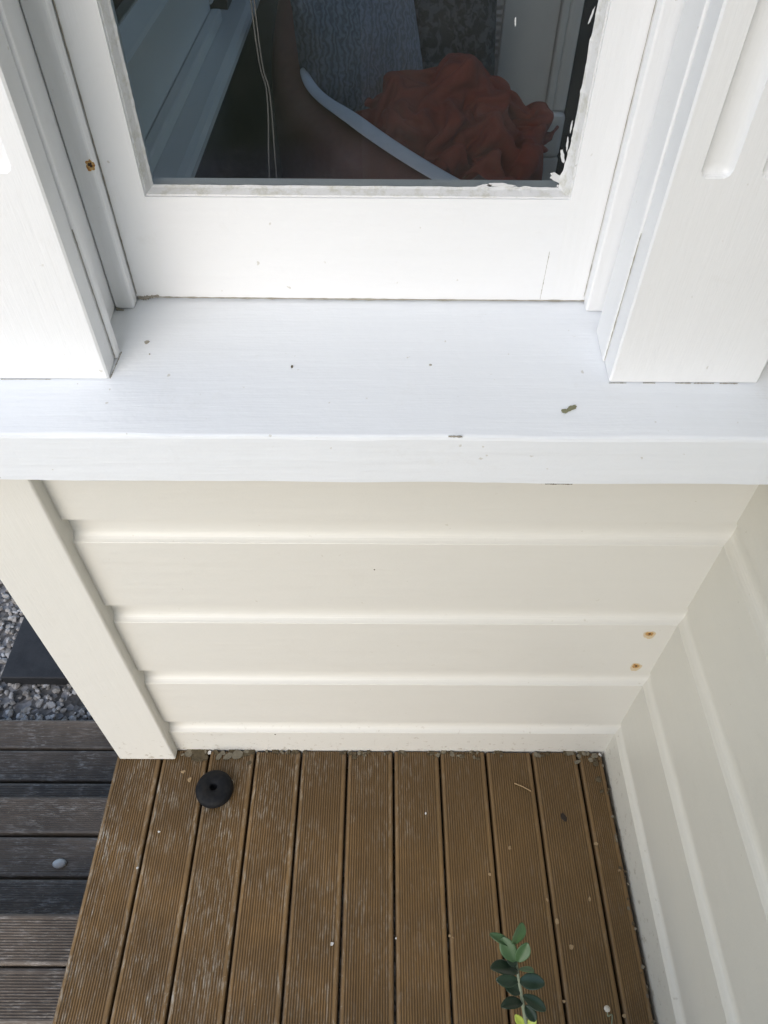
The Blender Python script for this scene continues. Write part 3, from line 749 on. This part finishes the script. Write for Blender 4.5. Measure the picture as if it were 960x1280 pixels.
# rumpled throw: a pleated sheet dropped over a heap and left where it settles
def throw(n=56):
    cx, cy = .556, 1.03
    tmp = []
    def collider(v, f):
        me = bpy.data.meshes.new('tmp'); me.from_pydata(v, [], f); me.update()
        o = bpy.data.objects.new('tmp', me); C.objects.link(o); o.modifiers.new('col', 'COLLISION')
        o.collision.thickness_outer = .008; o.collision.cloth_friction = 30; tmp.append(o); return o
    collider(*boxv(.2, 1.1, .5, 1.9, FZ+.30, FZ+.462))
    for (x, y, z, a, b, h) in ((cx-.05, cy+.02, .58, .13, .14, .29), (cx+.085, cy-.02, .56, .12, .13, .24), (cx+.055, cy+.08, .66, .065, .065, .25), (cx+.120, cy+.02, .60, .065, .10, .20), (cx-.09, cy-.09, .56, .10, .10, .20)):
        V, F = [], []
        for jj in range(9):
            ph = math.pi*jj/8-math.pi/2
            for ii in range(16):
                th = 2*math.pi*ii/16; V.append((x+a*math.cos(th)*math.cos(ph), y+b*math.sin(th)*math.cos(ph), z+h*math.sin(ph)))
        for jj in range(8):
            for ii in range(16): F.append((jj*16+ii, jj*16+(ii+1) % 16, (jj+1)*16+(ii+1) % 16, (jj+1)*16+ii))
        collider(V, F)
    V, F = [], []
    for i in range(n+1):
        for j in range(n+1):
            u, v = -.5+i/n, -.5+j/n
            ph = u*36+2.4*noise.noise((u*2, v*3, 1)); ps = v*24+2.6*noise.noise((u*3, v*2, 7))
            V.append((cx+.002+u*.50+.012*math.sin(ps)+.03*noise.noise((u*4, v*4, 3)), cy+v*.64+.02*noise.noise((u*4, v*4, 8)),
                      1.02+.034*math.sin(ph)+.020*math.sin(ps)+.05*noise.noise((u*3, v*3, 5))))
    for i in range(n):
        for j in range(n): F.append((i*(n+1)+j, i*(n+1)+j+1, (i+1)*(n+1)+j+1, (i+1)*(n+1)+j))
    me = bpy.data.meshes.new('tmp'); me.from_pydata(V, [], F); me.update()
    o = bpy.data.objects.new('tmp', me); C.objects.link(o); tmp.append(o)
    m = o.modifiers.new('cloth', 'CLOTH'); st = m.settings; st.quality = 5; st.mass = .25; st.bending_stiffness = 1.5; st.tension_stiffness = 12; st.compression_stiffness = 12; st.shear_stiffness = 6; st.air_damping = 2
    m.collision_settings.distance_min = .006; m.collision_settings.use_self_collision = True; m.collision_settings.self_distance_min = .007; m.collision_settings.collision_quality = 3
    m.point_cache.frame_start = 1; m.point_cache.frame_end = 40
    for fr in range(1, 29): sc.frame_set(fr)
    ev = o.evaluated_get(bpy.context.evaluated_depsgraph_get()); em = ev.to_mesh()
    out = [Vector(v.co) for v in em.vertices]; ev.to_mesh_clear()
    for t_ in tmp: bpy.data.objects.remove(t_)
    sc.frame_set(1)
    return out, F
o = mesh('throw_blanket', *throw(), M['throw'], smooth=True)
sd = o.modifiers.new('thick', 'SOLIDIFY'); sd.thickness = .005; sd.offset = 0
sb = o.modifiers.new('sub', 'SUBSURF'); sb.levels = 1; sb.render_levels = 2
tag(o, 'crumpled terracotta throw heaped on the brown armchair', 'blanket')
# blind cord
cy = .20
def cordp(pts): return [tuple(pix(u, v, 1, cy)) for u, v in pts]
a = pix(316, 20, 1, cy); b = pix(334, 120, 1, cy); c2 = pix(338, 235, 1, cy); c3 = pix(347, 235, 1, cy)
tz = 2.30
V1 = tube(spline([(a.x+.002, cy, tz), (a.x+.001, cy, 1.6), tuple(a), tuple(b), tuple(c2), (c2.x, cy, .90), ((c2.x+c3.x)/2, cy, .885), (c3.x, cy, .90), tuple(c3), (b.x+.003, cy, b.z), (a.x+.003, cy, a.z), (a.x+.006, cy, 1.6), (a.x+.007, cy, tz)], 8), .0008, 6)
co = mesh('blind_cord', *V1, M['cord'], smooth=True)
tag(co, 'thin looped blind cord hanging just inside the glass', 'cord')
box('cord_bracket', (a.x-.012, a.x+.02, .119, cy+.012, tz-.004, tz+.02), M['inside_white'], co)

# ------------------------------------------------------------------ things on the deck
q = pix(268, 986, 2, .012)
pr = [(0, .0), (.030, .0), (.0345, .002), (.0365, .007), (.0365, .013), (.0345, .019), (.030, .0225), (.022, .0238), (.0085, .0238), (.0072, .0225), (.0062, .010), (.0, .0095)]
st = mesh('rubber_stopper', *lathe(pr, 48, (q.x, q.y, .0006)), M['rubber'], smooth=True)
tag(st, 'round black rubber stopper with a hole in its centre on the deck', 'stopper')
# litter
def flake(c, s, seed, th=.0012):
    n = 9; V = []
    rr = random.Random(seed); a = rr.uniform(0, 6.28); e = rr.uniform(.5, 1)
    for h in (0, th):
        for k in range(n):
            g = 2*math.pi*k/n; r = s*(1+.5*noise.noise((math.cos(g)*2, math.sin(g)*2, seed*1.3)))
            x, y = r*math.cos(g), r*e*math.sin(g)
            V.append((c[0]+x*math.cos(a)-y*math.sin(a), c[1]+x*math.sin(a)+y*math.cos(a), c[2]+h+rr.uniform(0, th)))
    return V, [tuple(range(n)), tuple(range(2*n-1, n-1, -1))]+[(i, (i+1) % n, n+(i+1) % n, n+i) for i in range(n)]
for name, mat, lst, lab in (
    ('petal_litter', M['petal'], [(696, 1152, .0062), (737, 1124, .0052), (714, 1184, .0050), (637, 1060, .0042), (684, 1125, .0040), (612, 1093, .0036), (705, 1252, .0035), (774, 1088, .0035), (745, 1055, .005), (229, 965, .0055), (237, 975, .0055), (562, 1170, .003), (566, 1172, .003), (756, 1285, .003), (780, 1270, .004)], 'small tan petals scattered on the brown deck'),
    ('white_litter', M['white_bit'], [(532, 1017, .0030), (290, 976, .0026), (415, 1180, .0036), (262, 941, .005), (750, 944, .005), (495, 1173, .002), (199, 1040, .003), (172, 1085, .003)], 'tiny white flecks scattered on the brown deck')):
    parts = []
    for i, (u, v, s) in enumerate(lst):
        g = pix(u, v, 2, 0); parts.append(flake((g.x, g.y, .0003), s*.82, i+3, .0008))
    o = mesh(name, *join(*parts), mat, kind='stuff'); o['label'] = lab; o['category'] = 'litter'
g = pix(75, 1080, 2, -.33); o = mesh('white_pebble', *lathe([(0, 0), (.011, .0), (.014, .004), (.010, .009), (0, .011)], 14, (0, 0, 0)), M['white_bit'], smooth=True)
o.location = (g.x, g.y, -.3305); o.scale = (1.15, .75, 1); tag(o, 'small white pebble lying on the middle grey step', 'pebble')
g1, g2 = pix(643, 979, 2, .003), pix(664, 989, 2, .0015)
o = mesh('dry_twig', *tube([g1, (g1+g2)/2+Vector((0, .001, .0005)), g2], .0011, 6), M['petal']); tag(o, 'short dry twig lying on the deck near the wall', 'twig')
g = pix(705, 1022, 2, 0)
kb = [b_ for b_ in deck.children if b_.name.startswith('deck_board')]
kb = min(kb, key=lambda b_: abs(W[b_.name].x-g.x))
mesh('knot', *[(lambda vf: vf)(flake((g.x, g.y, -.0012), .0085, 77, .0012))][0], M['knot'], kb)
# knot and dirt on boards
def dirt_line():
    P1, P2 = [], []; rr = random.Random(5)
    for i in range(170):
        x = rr.uniform(.04, .895); big = 1.0
        if x < .19: big = 1.5
        if x > .82: big = 1.4
        if not (x < .19 or x > .82) and noise.noise((x*14, 0, 3)) < -.05: continue
        y = -.002-abs(rr.gauss(0, .006))*big
        (P1 if rr.random() < .55 else P2).append(flake((x, y, .0002), rr.uniform(.0020, .0055)*big, i+40, rr.uniform(.0004, .0014)))
    for i in range(60):
        y = rr.uniform(-1.0, -.005); (P1 if rr.random() < .6 else P2).append(flake((.893+rr.gauss(0, .002), y, .0002), rr.uniform(.0015, .0035), i+400, .001))
    for u, v, s in ((250, 945, .012), (247, 950, .008), (285, 946, .010), (297, 944, .011), (274, 946, .008), (256, 948, .007), (745, 955, .006), (748, 975, .006), (752, 990, .004)):
        g = pix(u, v, 2, 0); (P2 if 270 < u < 300 else P1).append(flake((g.x, g.y, .0003), s, u, .0015))
    return P1, P2
for pp, mat, lab in zip(dirt_line(), (M['dirt'], M['dirt_pale']), ('brown dirt gathered along the foot of the wall', 'pale dried debris gathered along the foot of the wall')):
    o = mesh('dirt', *join(*pp), mat, kind='stuff'); o['label'] = lab; o['category'] = 'dirt'

# ------------------------------------------------------------------ potted plant
pl = empty('potted_plant', (.64, -.73, .0008), 'leafy green plant in a terracotta pot on the deck', 'plant')
c = (.64, -.73, .0008)
mesh('pot', *lathe([(0, 0), (.070, 0), (.074, .004), (.092, .17), (.100, .172), (.102, .205), (.096, .208), (.090, .204), (.086, .185), (.066, .02), (0, .018)], 40, c), M['terracotta'], pl, smooth=True)
mesh('soil', *lathe([(0, .192), (.05, .195), (.087, .186), (.087, .178), (0, .178)], 24, c), M['soil'], pl, smooth=True)
def leaf(base, tip, wid, nrm=(0, 0, 1), cup=.22, mat='leaf_dark', bend=.15):
    base, tip = Vector(base), Vector(tip); L = (tip-base).length; a = (tip-base).normalized(); nrm = Vector(nrm)
    s = a.cross(nrm).normalized(); n = s.cross(a).normalized(); V, F = [], []; m = 9; w = 5
    for i in range(m):
        t = i/(m-1); hw = wid*.5*max(.05, math.sin(math.pi*min(1, t**1.15*.97+.02)))**.55
        mid = base+a*(L*t)-n*(bend*L*(t-.4)**2)+n*(.02*L)
        for j in range(w):
            k = -1+2*j/(w-1); V.append(mid+s*(hw*k)+n*(cup*hw*k*k-(.10*hw if j == 2 else 0)+.05*hw*noise.noise((base.x*900+i*.9, k*2., base.y*700))))
    for i in range(m-1):
        for j in range(w-1): F.append((i*w+j, i*w+j+1, (i+1)*w+j+1, (i+1)*w+j))
    o = mesh('leaf', V, F, M[mat], pl, smooth=True)
    sd = o.modifiers.new('thick', 'SOLIDIFY'); sd.thickness = .0012
    sb = o.modifiers.new('sub', 'SUBSURF'); sb.levels = 1; sb.render_levels = 1
    return o
def cp(x, y, z): return pix(560+x/3.2, 1100+y/3.2, 2, z)      # reads positions off an enlarged view of the sprig
stem_pts = [cp(262, 225, .470), cp(268, 290, .460), cp(277, 360, .445), cp(287, 420, .43), cp(300, 500, .41), cp(310, 570, .385), cp(315, 680, .34), Vector((.645, -.68, .27)), Vector((.642, -.72, .188))]
mesh('stem', *tube(spline(stem_pts, 6), [.0013+.00004*i for i in range(49)], 8), M['stem'], pl, smooth=True)
for b_, t_, z0, z1, wd, mt, nr in (
    ((263, 262), (300, 178), .470, .495, .019, 'leaf_mid', (.3, -.2, 1)),
    ((255, 262), (172, 214), .468, .480, .012, 'leaf_mid', (-.2, 0, 1)),
    ((268, 330), (218, 232), .458, .478, .022, 'leaf_mid', (-.2, -.3, 1)),
    ((278, 325), (318, 248), .458, .480, .020, 'leaf_mid', (.3, -.2, 1)),
    ((274, 345), (238, 300), .455, .462, .014, 'leaf_dark', (0, 0, 1)),
    ((280, 368), (170, 352), .446, .468, .022, 'leaf_dark', (-.1, .3, 1)),
    ((284, 360), (345, 372), .448, .460, .015, 'leaf_mid', (.3, .5, .8)),
    ((285, 402), (384, 412), .438, .456, .021, 'leaf_dark', (.1, .2, 1)),
    ((282, 402), (194, 400), .434, .444, .017, 'leaf_dark', (-.1, -.3, 1)),
    ((292, 452), (228, 412), .425, .432, .015, 'leaf_dark', (0, 0, 1)),
    ((298, 490), (216, 502), .414, .430, .018, 'leaf_dark', (-.1, .2, 1)),
    ((300, 462), (392, 524), .420, .424, .017, 'leaf_dark', (.1, .3, 1)),
    ((308, 500), (350, 566), .408, .405, .016, 'leaf_dark', (.2, 0, 1)),
    ((308, 590), (268, 535), .380, .396, .013, 'leaf_lime', (-.2, .2, 1)),
    ((310, 590), (352, 556), .380, .392, .010, 'leaf_lime', (.3, .2, 1)),
    ((312, 620), (240, 650), .365, .380, .018, 'leaf_dark', (0, 0, 1)),
    ((312, 640), (390, 660), .360, .375, .018, 'leaf_dark', (0, 0, 1))):
    leaf(cp(*b_, z0), cp(*t_, z1), wd*random.uniform(.85, 1.05), Vector(nr)+Vector((random.uniform(-.25, .25), random.uniform(-.25, .25), 0)), random.uniform(.1, .38), mt, random.uniform(0, .45))
rr = random.Random(21)
for k in range(7):      # the rest of the plant, standing over the pot
    g = rr.uniform(math.pi*.95, math.pi*2.05); top = Vector((.64+math.cos(g)*rr.uniform(.03, .10), -.73+math.sin(g)*rr.uniform(.03, .10), rr.uniform(.30, .42)))
    b0 = Vector((.64+rr.uniform(-.02, .02), -.73+rr.uniform(-.02, .02), .188)); pts = spline([b0, b0.lerp(top, .5)+Vector((0, 0, .02)), top], 6)
    mesh('stem', *tube(pts, .0017, 7), M['stem'], pl, smooth=True)
    for i in range(2, len(pts)):
        an = i*2.4+k; d = Vector((math.cos(an), math.sin(an), .35)); leaf(pts[i], pts[i]+d*rr.uniform(.024, .032), rr.uniform(.015, .021), (0, 0, 1), .25, 'leaf_dark' if i < len(pts)-2 else 'leaf_mid')
sh_ = cp(636, 515, .20); 
mesh('stem', *tube(spline([(.665, -.715, .188), (.72, -.60, .215), cp(655, 575, .19), cp(640, 545, .195), sh_], 6), .0008, 6), M['stem'], pl, smooth=True)
bm = bmesh.new(); bmesh.ops.create_icosphere(bm, subdivisions=2, radius=.0042)
mesh('seed_head', [sh_+v.co*(1+.3*noise.noise(v.co*700)) for v in bm.verts], [tuple(v.index for v in f.verts) for f in bm.faces], M['seed'], pl); bm.free()
